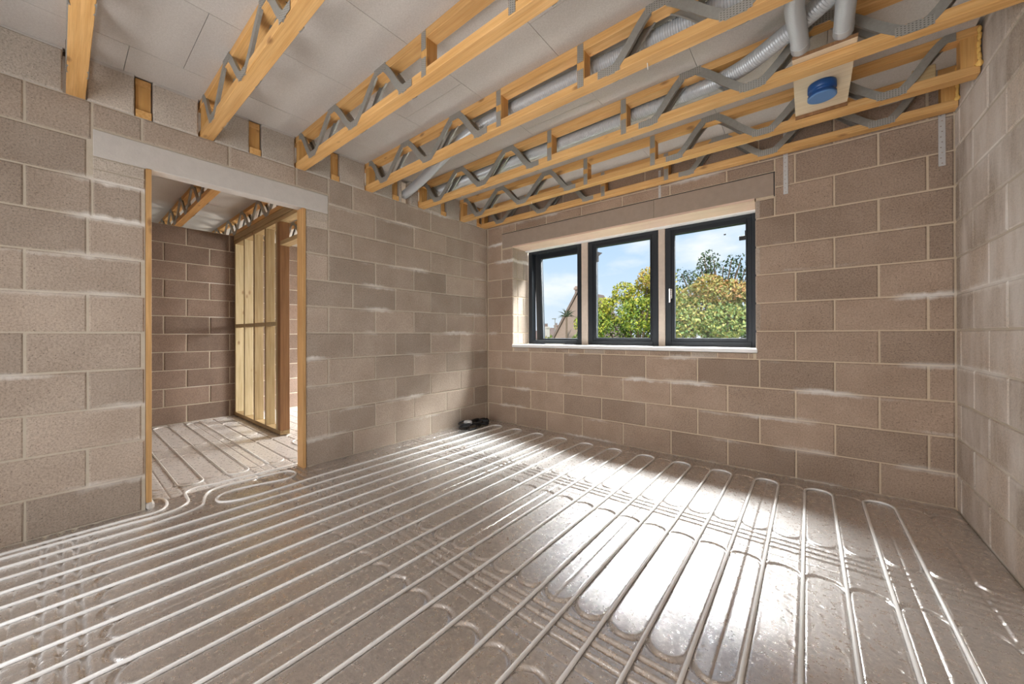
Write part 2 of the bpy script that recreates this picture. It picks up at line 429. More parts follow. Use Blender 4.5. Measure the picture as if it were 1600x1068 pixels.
# ================================================================== SETTING
# ---- floor
PW, PL, PX0, PY0 = 0.5865, 1.195, 0.06, -0.09
def panel_mesh(u0, u1, v0, v1, step=0.0055):
    """foil faced insulation panel, local u along +x, v along -y; grooves pressed into the foil"""
    nu = max(2, int((u1 - u0) / step)); nv = max(2, int((v1 - v0) / step))
    u = np.linspace(u0, u1, nu + 1); v = np.linspace(v0, v1, nv + 1)
    U, V = np.meshgrid(u, v, indexing='ij')
    S = 0.14663; g0 = 0.0733
    def pro(d, depth, w): return -depth * np.exp(-(d / w) ** 2) + 0.0009 * np.exp(-((d - w * 1.9) / (w * 0.7)) ** 2)
    d = np.full_like(U, 9.0)
    for i in range(-1, 5): d = np.minimum(d, np.abs(U - (g0 + S * i)))
    h = pro(d, 0.0065, 0.0075)
    d = np.full_like(U, 9.0); r = S / 2
    for i in range(0, 5):
        c = S * i
        for vc, sg in ((0.085 + r, -1), (0.965 - r, 1)):
            dd = np.abs(np.hypot(U - c, V - vc) - r)
            d = np.minimum(d, np.where((V - vc) * sg >= -0.004, dd, 9))
    for vk in (1.017, 1.067, 1.120): d = np.minimum(d, np.abs(V - vk))
    h2 = pro(d, 0.0105, 0.0078)
    h = np.where(np.abs(h2) > np.abs(h), h2, h)
    e = np.minimum(np.minimum(U, PW - U), np.minimum(V, PL - V))
    h = h - 0.003 * np.exp(-(np.clip(e, 0, 1) / 0.0035) ** 2)
    co = np.stack([U, -V, h], -1).reshape(-1, 3)
    idx = np.arange((nu + 1) * (nv + 1)).reshape(nu + 1, nv + 1)
    q = np.stack([idx[:-1, :-1], idx[:-1, 1:], idx[1:, 1:], idx[1:, :-1]], -1).reshape(-1, 4)
    me = bpy.data.meshes.new('insulation_panel')
    me.vertices.add(len(co)); me.vertices.foreach_set('co', co.ravel().astype(np.float32))
    me.loops.add(q.size); me.loops.foreach_set('vertex_index', q.ravel().astype(np.int32))
    me.polygons.add(len(q)); me.polygons.foreach_set('loop_start', np.arange(0, q.size, 4, dtype=np.int32))
    me.polygons.foreach_set('use_smooth', np.ones(len(q), dtype=bool))
    me.update(); me.validate(); return me
_pm = {}
def get_panel(u0, u1, v0, v1, mat):
    k = (round(u0, 3), round(u1, 3), round(v0, 3), round(v1, 3), mat.name)
    if k not in _pm: _pm[k] = panel_mesh(u0, u1, v0, v1); _pm[k].materials.append(mat)
    return _pm[k]
floor = struct('floor', MB().box(-0.1, W + 0.1, REAR - 0.1, 0.1, -0.16, -0.012), M['slab'],
               'floor of the block room under silver foil heating panels', 'floor')
for i in range(-1, 7):
    for j in range(-1, 4):
        x0, y0 = PX0 + PW * i, PY0 - PL * j
        u0, u1 = max(0, 0.0 - x0), min(PW, W - x0); v0, v1 = max(0, y0), min(PL, y0 - REAR)
        if i == -1: u0 = max(0, -0.10 - x0)
        if u1 - u0 < 0.02 or v1 - v0 < 0.02: continue
        if i == -1: u0 = -0.10 - x0    # strip beside the left wall and through the doorway
        link('insulation_panel', get_panel(u0, u1, v0, v1, M['foil']), None, floor, (x0, y0, 0))
XF = -2.87                         # face of the next room's far wall
floor2 = struct('floor_next_room', MB().box(XF - 0.1, -0.1, -3.75, 0.1, -0.16, -0.012), M['slab'],
                'floor of the next room seen through the doorway', 'floor')
UY0 = -3.0 - 0.0733    # grooves run along x there
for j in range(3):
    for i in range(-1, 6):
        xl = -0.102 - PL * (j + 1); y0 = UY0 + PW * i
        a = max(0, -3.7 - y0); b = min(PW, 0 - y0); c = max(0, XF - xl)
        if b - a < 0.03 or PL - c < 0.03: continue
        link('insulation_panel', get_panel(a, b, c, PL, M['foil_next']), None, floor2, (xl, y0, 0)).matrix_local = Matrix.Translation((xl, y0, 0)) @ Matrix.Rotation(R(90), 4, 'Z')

# ---- back wall with its window opening
WX0, WX1, WZ0, WZ1, WD = 0.417, 2.908, 0.942, 2.170, 0.36
mb = MB(); o_ = 0.005
mb.box(-0.1, WX0 - o_, o_, WD, -0.1, CEIL + 0.1).box(WX1 + o_, W + 0.1, o_, WD, -0.1, CEIL + 0.1)
mb.box(WX0 - o_, WX1 + o_, o_, WD, -0.1, WZ0 - 0.002).box(WX0 - o_, WX1 + o_, o_, WD, WZ1 + 0.03, CEIL + 0.1)
wall_back = struct('wall_back', mb, M['mortar_warm'], 'brown concrete block wall around the three-part window', 'wall')
LINT = (0.250, 3.035, 2.185, 2.368)
place_back = lambda s, z, p: ((s, p, z), 0.0)
holes = [(WX0, WX1, 0.885, WZ1 + 0.3), LINT]
lay_blocks(wall_back, place_back, 0, W, range(1, 13), 0.4598 - 0.45, 0.2331 - 0.45, [(WX0, WX1, 0.893, WZ1 + .02), (LINT[0], LINT[1], LINT[2] - 0.02, LINT[3])], M['block_warm'])
for a, b in ((LINT[0] + .003, 2.115), (2.119, LINT[1] - .006)):
    link('lintel', MB().box(a, b, -0.002, 0.06, LINT[2], LINT[3] - 0.008, 0.002).mesh('lintel'), M['lintel_warm'], wall_back)
mb = MB().box(LINT[0] - .002, LINT[1] + .002, 0.0005, 0.02, LINT[3] - 0.007, LINT[3] - 0.001).box(LINT[1] - 0.005, LINT[1] + .001, 0.0005, 0.02, LINT[2] - .01, LINT[3] - 0.002)  # black strip painted in for the shadow in the gap round the lintel
obj('lintel_gap_shade', mb, M['black'], wall_back)['label'] = 'thin black strip painting the shadow gap round the window lintel'
# brick slips under the sill
x = WX0 + 0.02
k = 0
while x < WX1 - 0.02:
    w = random.uniform(0.17, 0.23); b = min(x + w, WX1 - 0.01)
    mt = M['block_warm'] if k % 5 else M['block']
    link('slip_block', MB().box(x, b - 0.008, random.uniform(-0.003, 0.002), 0.03, 0.898, 0.938, 0.003).mesh('slip_block'), mt, wall_back); x = b; k += 1
# reveals and head
for i in range(5, 11):
    zb, zt = course(i); zb = max(zb, 0.98); zt = min(zt, WZ1)
    if zt - zb < 0.04: continue
    spl = [(0.0, 0.10), (0.10, 0.215), (0.215, 0.33)] if i % 2 else [(0.0, 0.10), (0.10, 0.33)]
    for a, b in spl:
        me = block_mesh(b - a - 0.008, zt - zb - 0.01, 0.03, M['block'])
        link('reveal_block', me, None, wall_back, (WX0 + random.uniform(0, .002), (a + b) / 2, (zb + zt) / 2), R(90))
        link('reveal_block', me, None, wall_back, (WX1, (a + b) / 2, (zb + zt) / 2), R(-90))
obj('head_lining', MB().box(WX0 + .004, WX1 - .004, -0.004, 0.30, WZ1, WZ1 + 0.018), M['soffit'], wall_back)
obj('head_lining', MB().box(WX0 + .004, WX1 - .004, 0.255, 0.318, WZ1 - 0.012, WZ1), M['white'], wall_back)['label'] = 'white strip along the window head'
tag(obj('trim_1', MB().box(WX0 - 0.005, WX1 + 0.012, -0.012, 0.40, 0.945, 0.978, 0.004), M['white']), 'white board sill along the foot of the window', 'window sill', kind='structure')

# ---- left wall with the doorway
DY0, DY1, DZ = -3.205, -2.246, 2.155
mb = MB()
mb.box(-0.1 + o_, -o_, REAR, DY0, -0.1, 2.468).box(-0.1 + o_, -o_, DY1, 0.0, -0.1, 2.468).box(-0.1 + o_, -o_, DY0, DY1, DZ + 0.03, 2.468)
wall_left = struct('wall_left', mb, M['mortar'], 'grey concrete block wall with the doorway in it', 'wall')
LL = (-3.428, -2.058, 2.155, 2.318)
place_left = lambda s, z, p: ((p, s, z), R(90))
holesL = [(DY0, DY1, -1, DZ), LL, (-3.428, DY0, 2.018, 2.16), (DY1, -2.0575, 2.018, 2.16)]
lay_blocks(wall_left, place_left, REAR, 0, range(1, 12), -3.6679, -3.4449, holesL + [(-2.3 - 0.0, 1, -1, 2.155), (-2.0575, 1, -1, 3)], M['block'])
lay_blocks(wall_left, place_left, REAR, 0, range(1, 12), -1.8338, -2.0575, [(-9, DY1, -1, 2.155), (-9, -2.0575, 2.155, 3)] + holesL, M['block'])
obj('lintel', MB().box(-0.1, 0.003, LL[0] + .004, LL[1] - .003, LL[2], LL[3] - .006, 0.004), M['lintel'], wall_left)['label'] = 'pale precast concrete lintel over the doorway'
for a, b in ((-3.424, DY0 - 0.003), (DY1 + 0.004, -2.062)):
    for z0, z1 in ((2.023, 2.078), (2.084, 2.149)):
        link('slip_block', MB().box(-0.05, random.uniform(-.001, .002), a, b, z0, z1, 0.003).mesh('slip_block'), M['block_pale'], wall_left)
# ---- joist positions
JW, JB, JT = 0.073, 2.470, 2.7215
JY = [-3.526, -2.931, -2.316, -1.703, -1.085, -0.476, -0.106]
NY = [-3.247, -2.640, -2.030, -1.412, -0.775, -0.190]         # next room's joists (their ends show in the wall)
# infill blocks between the joist ends
cuts = sorted([(y - 0.012, y + JW + 0.006) for y in JY] + [(y - 0.006, y + 0.079) for y in NY])
y = REAR; segs = []
for a, b in cuts:
    if a - y > 0.02: segs.append((y, a))
    y = b
if 0 - y > 0.02: segs.append((y, 0))
duct_gap = (-1.305, -1.190)
mbm = MB()
for a, b in segs:
    if a < duct_gap[0] < b:
        pieces = [(a, duct_gap[0]), (duct_gap[1], b)] if b > duct_gap[1] + .02 else [(a, duct_gap[0])]
    else: pieces = [(a, b)]
    for p, q in pieces:
        if q - p < 0.02: continue
        h = CEIL - 2.468 - 0.008
        me = block_mesh(q - p, h - 0.010, 0.095, M['block_pale'])
        link('infill_block', me, None, wall_left, (random.uniform(-.004, .001), (p + q) / 2, 2.4685 + h / 2), R(90))
        mbm.box(-0.09, -.006, p, q, 2.466, 2.478)
        mbm.box(-0.09, random.uniform(-.006, -.001), p, q, CEIL - 0.022, CEIL - 0.001)
obj('mortar_bed', mbm, M['lintel'], wall_left)['label'] = 'pale mortar packed along the wall top'
# door linings
door = tag(empty('door_1', (0, (DY0 + DY1) / 2, 0)), 'open doorway with bare timber linings at both sides', 'doorway', kind='structure')
yc = (DY0 + DY1) / 2
obj('lining', MB().box(-0.100, 0.012, DY0 - yc + 0.002, DY0 - yc + 0.028, 0.045, DZ - 0.002, 0.002), M['lining'], door)
obj('lining', MB().box(-0.100, 0.006, DY1 - yc - 0.028, DY1 - yc - 0.001, 0.0, DZ - 0.002, 0.002), M['lining'], door)
obj('mortar_dab', MB().box(-0.08, 0.03, DY0 - yc + 0.002, DY0 - yc + 0.04, 0.0, 0.045, 0.012), M['lintel'], door)

# ---- right wall
wall_right = struct('wall_right', MB().box(W + o_, W + 0.1, REAR, 0.0, -0.1, CEIL + 0.1), M['mortar'], 'pale smeared concrete block wall without openings', 'wall')
place_right = lambda s, z, p: ((W - p, s, z), R(-90))
lay_blocks(wall_right, place_right, REAR, 0, range(1, 13), -0.545, -0.322, [], M['block_right'])
# ---- rear wall behind the camera, with an opening added to let in the fill lamp
mb = MB().box(-0.1, 0.9, REAR - 0.1, REAR, -0.1, CEIL + .1).box(3.1, W + .1, REAR - 0.1, REAR, -0.1, CEIL + .1).box(0.9, 3.1, REAR - 0.1, REAR, 2.15, CEIL + .1)
struct('rear_sun_blocker', MB().box(-0.5, 7.0, -7.6, REAR - 0.1, 2.32, 2.45), M['slab'], 'unseen slab added to keep the sun out of the rear opening', 'sun blocker')  # unseen, added only to block sun from the rear opening
struct('wall_rear', mb, M['block'], 'block wall behind the camera with a wide opening added for the fill lamp', 'wall')

# ---- next room
wall_far = struct('wall_next_room_far', MB().box(XF - 0.1, XF - o_, -3.75, 0.0, -0.1, 2.468), M['mortar'], 'dark block wall at the far side of the next room', 'wall')
place_far = lambda s, z, p: ((XF + p, s, z), R(90))
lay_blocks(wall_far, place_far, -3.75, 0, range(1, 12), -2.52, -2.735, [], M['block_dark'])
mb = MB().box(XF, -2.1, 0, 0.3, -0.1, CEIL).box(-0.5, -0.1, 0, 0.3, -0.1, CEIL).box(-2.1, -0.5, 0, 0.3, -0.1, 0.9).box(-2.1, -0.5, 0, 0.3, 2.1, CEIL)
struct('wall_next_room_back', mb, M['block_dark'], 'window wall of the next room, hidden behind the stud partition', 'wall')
struct('wall_beyond_side', MB().box(XF - 1.85, XF - 0.1, 0.25, 0.35, -0.1, CEIL), M['block_pale'], 'pale wall closing the space beyond the far wall', 'wall')
struct('wall_beyond_end', MB().box(XF - 1.85, XF, -3.85, -3.75, -0.1, CEIL), M['block_pale'], 'pale end wall of the space beyond the far wall', 'wall')
struct('wall_beyond', MB().box(XF - 1.95, XF - 1.85, -3.75, 0.4, -0.1, CEIL), M['block_pale'], 'pale wall glimpsed beyond the far wall of the next room', 'wall')
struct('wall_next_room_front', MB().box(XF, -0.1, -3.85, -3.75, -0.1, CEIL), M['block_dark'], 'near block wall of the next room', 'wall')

# ---- chipboard deck overhead
deck_label = 'chipboard deck overhead in wide boards'
ceiling = struct('ceiling', MB().box(-0.15, W + 0.15, REAR - 0.1, 0.4, CEIL + 0.023, CEIL + 0.20), M['slab'], deck_label, 'ceiling')
for i in range(-1, 8):
    xs = 0.300 + 0.6045 * (i - 0)
    a, b = max(xs, -0.02), min(xs + 0.6045, W)
    if b - a < 0.03: continue
    y = {-1: -0.9, 0: -3.07 + 2.4, 1: -1.9, 2: -1.2, 3: -1.988, 4: -0.75, 5: -1.6, 6: -0.3}.get(i, -1) + 2.4
    while y > REAR:
        p, q = max(y - 2.4, REAR), min(y, 0.0); y -= 2.4
        if q - p < 0.03: continue
        link('chipboard_panel', MB().box(a + .0012, b - .0012, p + .0012, q - .0012, CEIL, CEIL + 0.022).mesh('chipboard_panel'), M['chip'], ceiling)
ceiling2 = struct('ceiling_next_room', MB().box(XF - 2.0, -0.1, -3.75, 0.4, CEIL + 0.023, CEIL + 0.20), M['slab'], 'chipboard deck over the next room', 'ceiling')
for i in range(8):
    a, b = -0.1 - 0.6 * (i + 1), -0.1 - 0.6 * i
    a = max(a, XF - 1.9)
    if b - a < .03: continue
    ys = -1.2 - 0.7 * (i % 3)
    for p, q in ((-3.75, ys), (ys, 0.0)):
        link('chipboard_panel', MB().box(a + .001, b - .001, p + .001, q - .001, CEIL, CEIL + 0.022).mesh('chipboard_panel'), M['chip'], ceiling2)

# ---- windows
def ring(mb, x0, x1, z0, z1, t, y0, y1, bev=0.003):
    mb.box(x0, x0 + t, y0, y1, z0, z1, bev).box(x1 - t, x1, y0, y1, z0, z1, bev)
    mb.box(x0 + t - .001, x1 - t + .001, y0, y1, z0, z0 + t, bev).box(x0 + t - .001, x1 - t + .001, y0, y1, z1 - t, z1, bev); return mb
FY = 0.318
def window(n, x0, x1, px0, px1, label, handle=None, tilt=0.0):
    z0, z1 = 0.972, 2.185
    root = tag(empty('window_%d' % n, ((x0 + x1) / 2, FY, z0)), label, 'window', kind='structure')
    cx = (x0 + x1) / 2; hw = (x1 - x0) / 2; H = z1 - z0
    obj('frame', ring(MB(), -hw, hw, 0, H, 0.055, 0.0, 0.085), M['frame'], root)
    sash = empty('sash', (0, 0.078 if tilt else 0.0, H - (0.065 if tilt else 0.05))); sash.parent = root
    sash.rotation_euler = (tilt, 0, 0)
    a, b = px0 - cx, px1 - cx; zb, zt = 1.050 - z0 - (H - 0.05), 2.095 - z0 - (H - 0.05)
    t = 0.088 if tilt else 0.062
    obj('sash_frame', ring(MB(), a - t, b + t, zb - t + .01, zt + t - .005, t, 0.012, 0.078), M['frame'], sash)
    obj('bead', ring(MB(), a - .004, b + .004, zb - .004, zt + .004, 0.011, 0.004, 0.014, 0.002), M['frame'], sash)
    obj('gasket', ring(MB(), a - .002, b + .002, zb - .002, zt + .002, 0.007, 0.03, 0.040, 0.0), M['gasket'], sash)
    obj('pane', MB().box(a, b, 0.036, 0.044, zb, zt), M['glass'], sash)
    if handle is not None:
        hx = (a - t * 0.45) if handle < 0 else (b + t * 0.45)
        hm = MB().box(hx - .014, hx + .014, -0.004, 0.014, zb + 0.40, zb + 0.50, .004)
        hm.tube([(hx, 0.0, zb + .485), (hx, -0.030, zb + .485)], 0.009, 10)
        hm.box(hx - .009, hx + .009, -0.042, -0.026, zb + 0.36, zb + 0.50, .004)
        ho = obj('handle', hm, M['chrome'] if handle < 0 else M['black'], sash)
        ho['label'] = 'silver lever handle' if handle < 0 else 'dark lever handle'
    return root, sash, (a, b, zb, zt)
w1, s1, _ = window(1, 0.430, 1.190, 0.551, 1.110, 'left of the three dark grey windows, pushed slightly open', 1, R(2.5))
w2, s2, q2 = window(2, 1.275, 2.057, 1.362, 1.980, 'middle of the three dark grey windows', None)
w3, s3, q3 = window(3, 2.125, 2.905, 2.203, 2.814, 'right of the three dark grey windows, with a silver handle', -1)
obj('stay_arm', MB().box(-0.12, 0.16, -0.02, 0.0, 0.006, 0.016, .002), M['galv'], w1)['label'] = 'grey stay arm on the sill'
sc1 = MB().box(q3[1] - 0.06, q3[1] - 0.005, 0.030, 0.036, q3[3] - 0.155, q3[3] - 0.115, .002).box(q3[1] - 0.016, q3[1] - 0.008, 0.030, 0.036, q3[3] - 0.12, q3[3] - 0.07)
obj('tape_scrap', sc1, M['black'], s3); obj('tape_scrap', MB().box(q3[0] + .43, q3[0] + .448, 0.030, 0.036, q3[3] - .085, q3[3] - .073, .002), M['black'], s3)
sc2 = MB().add([(q2[0] + .004, .034, q2[3] - .05), (q2[0] + .075, .034, q2[3] - .075), (q2[0] + .03, .034, q2[3] - .105), (q2[0] + .03, .034, q2[3] - .17), (q2[0] + .004, .034, q2[3] - .17),
                (q2[0] + .004, .036, q2[3] - .05), (q2[0] + .075, .036, q2[3] - .075), (q2[0] + .03, .036, q2[3] - .105), (q2[0] + .03, .036, q2[3] - .17), (q2[0] + .004, .036, q2[3] - .17)],
               [(0, 1, 2, 3, 4), (5, 9, 8, 7, 6), (0, 5, 6, 1), (1, 6, 7, 2), (2, 7, 8, 3), (3, 8, 9, 4), (4, 9, 5, 0)])
obj('tape_scrap', sc2, M['gasket'], s2)
for n, (a, b, lb) in enumerate(((1.192, 1.273, 'pale rough post between the left and middle windows'), (2.059, 2.123, 'pale rough post between the middle and right windows'))):
    tag(obj('trim_%d' % (n + 2), MB().box(a, b, FY - 0.006, FY + 0.07, 0.972, 2.185, .004), M['post']), lb, 'mullion', kind='structure')

# ================================================================== JOISTS
def chaikin(p, n=2):
    for _ in range(n):
        q = [p[0]]
        for a, b in zip(p[:-1], p[1:]):
            q.append(tuple(.75 * x + .25 * y for x, y in zip(a, b))); q.append(tuple(.25 * x + .75 * y for x, y in zip(a, b)))
        q.append(p[-1]); p = q
    return p
def web_mesh(path, inward, name='metal_web'):
    """U-channel strip pressed out of steel, following a path in the x-z plane"""
    p = chaikin(path, 2); mb = MB(); sec = []
    for i, (x, z) in enumerate(p):
        a = p[max(i - 1, 0)]; b = p[min(i + 1, len(p) - 1)]
        t = Vector((b[0] - a[0], b[1] - a[1])).normalized(); n = Vector((-t.y, t.x))
        steep = abs(t.y); w = 0.0235 - 0.003 * steep; fl = 0.003 + 0.017 * steep
        ring_ = [(w, fl), (w, 0), (-w, 0), (-w, fl), (-w + .0025, fl), (-w + .0025, .0025), (w - .0025, .0025), (w - .0025, fl)]
        sec.append([(x + n.x * k, y * inward, z + n.y * k) for k, y in ring_])
    for s in sec: mb.v += s
    m = 8
    for i in range(len(sec) - 1):
        for k in range(m):
            mb.f.append((i * m + k, i * m + (k + 1) % m, (i + 1) * m + (k + 1) % m, (i + 1) * m + k))
    mb.f.append(tuple(range(m))); mb.f.append(tuple((len(sec) - 1) * m + k for k in range(m)))
    return mb.mesh(name)
ZT, ZB = JT - 0.021, JB + 0.021
def leg_down(a, b): return [(a, ZT), (a + .055, ZT), (b - .055, ZB), (b, ZB)]
def leg_up(a, b): return [(a, ZB), (a + .055, ZB), (b - .055, ZT), (b, ZT)]
SPAN = 3.913
def vweb(t0, b, t1): return leg_down(t0, b) + leg_up(b, t1)[1:]
WEBS = [vweb(0.055, 0.30, 0.62), vweb(0.62, 0.915, 1.235), leg_down(1.235, 1.50)]
WEBS += [[(SPAN - x, z) for x, z in w] for w in WEBS]
web_front = [web_mesh(w, 1) for w in WEBS]; web_back = [web_mesh(w, -1) for w in WEBS]
TEETH = [(0.62, ZT), (1.235, ZT), (0.30, ZB), (0.915, ZB), (1.49, ZB)]; TEETH += [(SPAN - x, z) for x, z in TEETH]
tooth_mesh = MB().box(-0.062, 0.062, 0, 0.001, -0.021, 0.021).mesh('nail_plate'); tooth_mesh.materials.append(M['plate'])
def make_joist(y):
    root = empty('metal_web_joist', (0, y, 0))
    def part(n, mb, mat): return obj(n, mb, mat, root)
    part('bottom_chord', MB().box(-0.095, W - 0.006, 0, JW, JB, JB + 0.047, 0.002), M['pine_x'])
    part('top_chord', MB().box(-0.095, W - 0.006, 0, JW, JT - 0.047, JT, 0.002), M['pine_x'])
    for x0, x1 in ((-0.005, 0.040), (SPAN - 0.040, SPAN + 0.02)):
        part('end_post', MB().box(x0, x1, 0.003, JW - 0.003, JB + 0.047, JT - 0.047), M['pine_z'])
    for x0 in (1.633, 2.235):
        part('post', MB().box(x0, x0 + 0.045, 0.001, JW - 0.001, JB + 0.047, JT - 0.047), M['pine_z'])
        for ys in (-0.002, JW):
            for z0, z1 in ((JB + .006, JB + .105), (JT - .105, JT - .006)):
                part('nail_plate', MB().box(x0 + .003, x0 + .040, ys, ys + .002, z0, z1), M['plate'])
    for f, b in zip(web_front, web_back):
        link('metal_web', f, M['galv'], root, (0, -0.0025, 0)); link('metal_web', b, M['galv'], root, (0, JW + 0.0025, 0))
    for x, z in TEETH: link('nail_plate', tooth_mesh, None, root, (x, -0.0036, z))
    return root
JL = ['timber joist at the upper left, only its orange underside in view over the wall',
      'timber joist with zigzag steel webs, its end bearing above the doorway',
      'timber joist with zigzag steel webs, bearing right of the doorway head',
      'timber joist with a ridged grey duct close behind its webs',
      'timber joist carrying the near edge of the plywood board with the blue cap',
      'timber joist carrying the far edge of the plywood board with the blue cap',
      'timber joist fixed along the top of the window wall']
proto = None
for k, y in enumerate(JY):
    if proto is None: j = proto = make_joist(y)
    else: j = copy_tree(proto); j.location.y = y
    tag(j, JL[k], 'joist', 'metal web joists over the room')
# next room's joists: shorter pitch of webs, cut ends showing in the wall pockets
NW = []
x = -0.06
while x > -4.0: NW.append(vweb(x - 0.61, x - 0.305, x)); x -= 0.61
nwf = [web_mesh(w, 1) for w in NW]; nwb = [web_mesh(w, -1) for w in NW]
def make_next(y):
    root = empty('next_room_joist', (0, y, 0))
    obj('bottom_chord', MB().box(-4.4, -0.004, 0, JW, JB, JB + 0.047, 0.002), M['pine_x'], root)
    obj('top_chord', MB().box(-4.4, -0.030, 0, JW, JT - 0.047, JT, 0.002), M['pine_x'], root)
    obj('end_post', MB().box(-0.075, -0.030, 0.002, JW - .002, JB + 0.047, JT - 0.047), M['pine_z'], root)
    for f, b in zip(nwf, nwb):
        link('metal_web', f, M['galv'], root, (0, -.0025, 0)); link('metal_web', b, M['galv'], root, (0, JW + .0025, 0))
    return root
NL = ["next room's joist whose cut end fills the wall pocket above the left door lining",
      "next room's joist crossing the middle of the doorway view, cut end above the lintel",
      "next room's joist on the stud partition, cut end above the right door lining",
      "next room's joist with its cut end beside the smooth duct in the wall",
      "next room's joist whose cut end is second from the room corner",
      "next room's joist whose cut end is nearest the room corner"]
proto = None
for k, y in enumerate(NY):
    if proto is None: j = proto = make_next(y)
    else: j = copy_tree(proto); j.location.y = y
    tag(j, NL[k], 'joist', "joists over the next room")

# foam beads squeezed round the joist ends at the right wall
def blob(mb, c, r, seed):
    import bmesh
    bm = bmesh.new(); bmesh.ops.create_icosphere(bm, subdivisions=2, radius=1); rr = random.Random(seed)
    fr = [rr.uniform(2, 4) for _ in range(3)]; ph = [rr.uniform(0, 6) for _ in range(3)]
    for v in bm.verts:
        k = 1 + 0.22 * math.sin(v.co.x * fr[0] * 2 + ph[0]) * math.sin(v.co.z * fr[2] * 2 + ph[2]) + 0.12 * math.sin(v.co.y * fr[1] * 3)
        v.co = Vector((c[0] + v.co.x * r[0] * k, c[1] + v.co.y * r[1] * k, c[2] + v.co.z * r[2] * k))
    bm.verts.index_update(); mb.add([v.co[:] for v in bm.verts], [[v.index for v in f.verts] for f in bm.faces]); bm.free()
for n, (yy, lb) in enumerate(((JY[5], 'yellow foam bead at the wall end of the joist by the blue cap'), (JY[6], 'yellow foam bead in the corner where the wall joist ends'))):
    mb = MB()
    for q in range(6): blob(mb, (W - 0.012, yy - 0.004 + random.uniform(-.012, .008), JB + 0.05 + q * 0.034), (0.008, 0.009, 0.022), n * 10 + q)
    blob(mb, (W - 0.012, yy - 0.006, JB + 0.045), (0.014, 0.012, 0.014), 99 + n)
    tag(obj('foam_bead', mb, M['foam'], None, True), lb, 'foam', 'foam at the joist ends')
mb = MB().box(3.70, 3.79, -0.453, -0.428, JB + 0.0478, 2.60, .003)
o = obj('timber_packer', mb, M['stud_x']); o.location = (0, 0, 0)
tag(o, 'brown timber packer wedged between the joists at the right wall', 'packer')
# ================================================================== DUCTS
def catmull(pts, n):
    P = [Vector(p) for p in pts]; P = [P[0] * 2 - P[1]] + P + [P[-1] * 2 - P[-2]]; out = []
    for i in range(1, len(P) - 2):
        for k in range(n):
            t = k / n; a, b, c, d = P[i - 1:i + 3]
            out.append(0.5 * ((2 * b) + (c - a) * t + (2 * a - 5 * b + 4 * c - d) * t * t + (3 * b - a - 3 * c + d) * t ** 3))
    out.append(P[-2]); return out
def resample(pts, step):
    out = [pts[0]]; acc = 0.0
    for a, b in zip(pts[:-1], pts[1:]):
        L = (b - a).length; s = step - acc
        while s <= L: out.append(a.lerp(b, s / L)); s += step
        acc = L - (s - step)
    return out
def duct(name, pts, r, label, group=None, pitch=0.0125, depth=0.0048, cuff0=False):
    p = resample(catmull(pts, 24), pitch / 4)
    pat = [0, -depth, -depth, 0]
    rad = [r + pat[i % 4] for i in range(len(p))]
    if cuff0:
        n = int(0.05 / (pitch / 4))
        for i in range(n): rad[i] = r + 0.002
    o = obj(name, MB().tube(p, rad, 18), M['duct'], None, True)
    return tag(o, label, 'duct', group)
duct('ridged_duct', [(-0.06, -1.235, 2.575), (0.10, -1.268, 2.58), (0.45, -1.36, 2.588), (0.95, -1.50, 2.618), (1.30, -1.545, 2.655), (1.75, -1.55, 2.665), (2.6, -1.55, 2.66), (3.2, -1.56, 2.655), (3.9, -1.57, 2.65)],
     0.044, 'long grey ridged duct running from the hole in the block wall behind the fourth joist', 'air ducts between the joists')
duct('ridged_duct', [(0.02, -0.93, 2.66), (0.8, -0.945, 2.66), (1.7, -0.945, 2.662), (2.40, -0.95, 2.662), (2.66, -0.965, 2.652), (2.82, -1.02, 2.625), (2.97, -1.09, 2.612), (3.12, -1.19, 2.612), (3.27, -1.30, 2.62), (3.42, -1.44, 2.63), (3.55, -1.62, 2.635), (3.62, -1.85, 2.64), (3.63, -2.15, 2.64)],
     0.044, 'grey ridged duct bending through the webs beside the plywood board', 'air ducts between the joists')
for pts, lb in (([(3.209, -1.125, 2.566), (3.203, -1.25, 2.568), (3.192, -1.45, 2.566), (3.205, -1.62, 2.560), (3.22, -1.75, 2.560), (3.22, -2.10, 2.562)], 'pale duct dropping onto the plywood board, left of the pair'),
                ([(3.372, -1.125, 2.568), (3.371, -1.25, 2.572), (3.370, -1.45, 2.576), (3.362, -1.70, 2.575), (3.36, -2.10, 2.575)], 'pale duct dropping onto the plywood board, right of the pair')):
    duct('branch_duct', pts, 0.0375, lb, 'pair of ducts feeding the plywood board', 0.006, 0.0012, True)
# plywood board with a blue capped outlet
pb = empty('outlet_board', (3.3, -0.79, 2.5185))
obj('board', MB().box(-0.125, 0.125, -0.335, 0.36, 0, 0.018, .0015), M['board'], pb)
obj('edge_strip', MB().box(-0.125, 0.125, -0.339, -0.3355, 0.001, 0.017), M['stud_dark'], pb)  # thin dark brown strips along the board's near and far edges
obj('edge_strip', MB().box(-0.125, 0.125, 0.300, 0.312, -0.02, -0.0005), M['stud_dark'], pb)
cap = obj('cap', MB().lathe([(0.001, -0.078), (0.050, -0.078), (0.0625, -0.075), (0.0640, -0.072), (0.0640, -0.060), (0.062, -0.058), (0.052, -0.056), (0.052, -0.040), (0.062, -0.038), (0.064, -0.036), (0.064, -0.010), (0.0625, -0.001), (0.001, -0.001)], (0.0, -0.005, 0), 40), M['blue'], pb, True)
cap['label'] = 'blue plastic end cap'
obj('cap_rim', MB().lathe([(0.0600, -0.0782), (0.0650, -0.0765), (0.0652, -0.071), (0.0635, -0.071)], (0, -0.005, 0), 40), plain('blue_rim', (0.10, 0.22, 0.45), 0.35), cap)
tag(pb, 'pale plywood board between two joists with a round blue capped duct outlet', 'vent outlet')

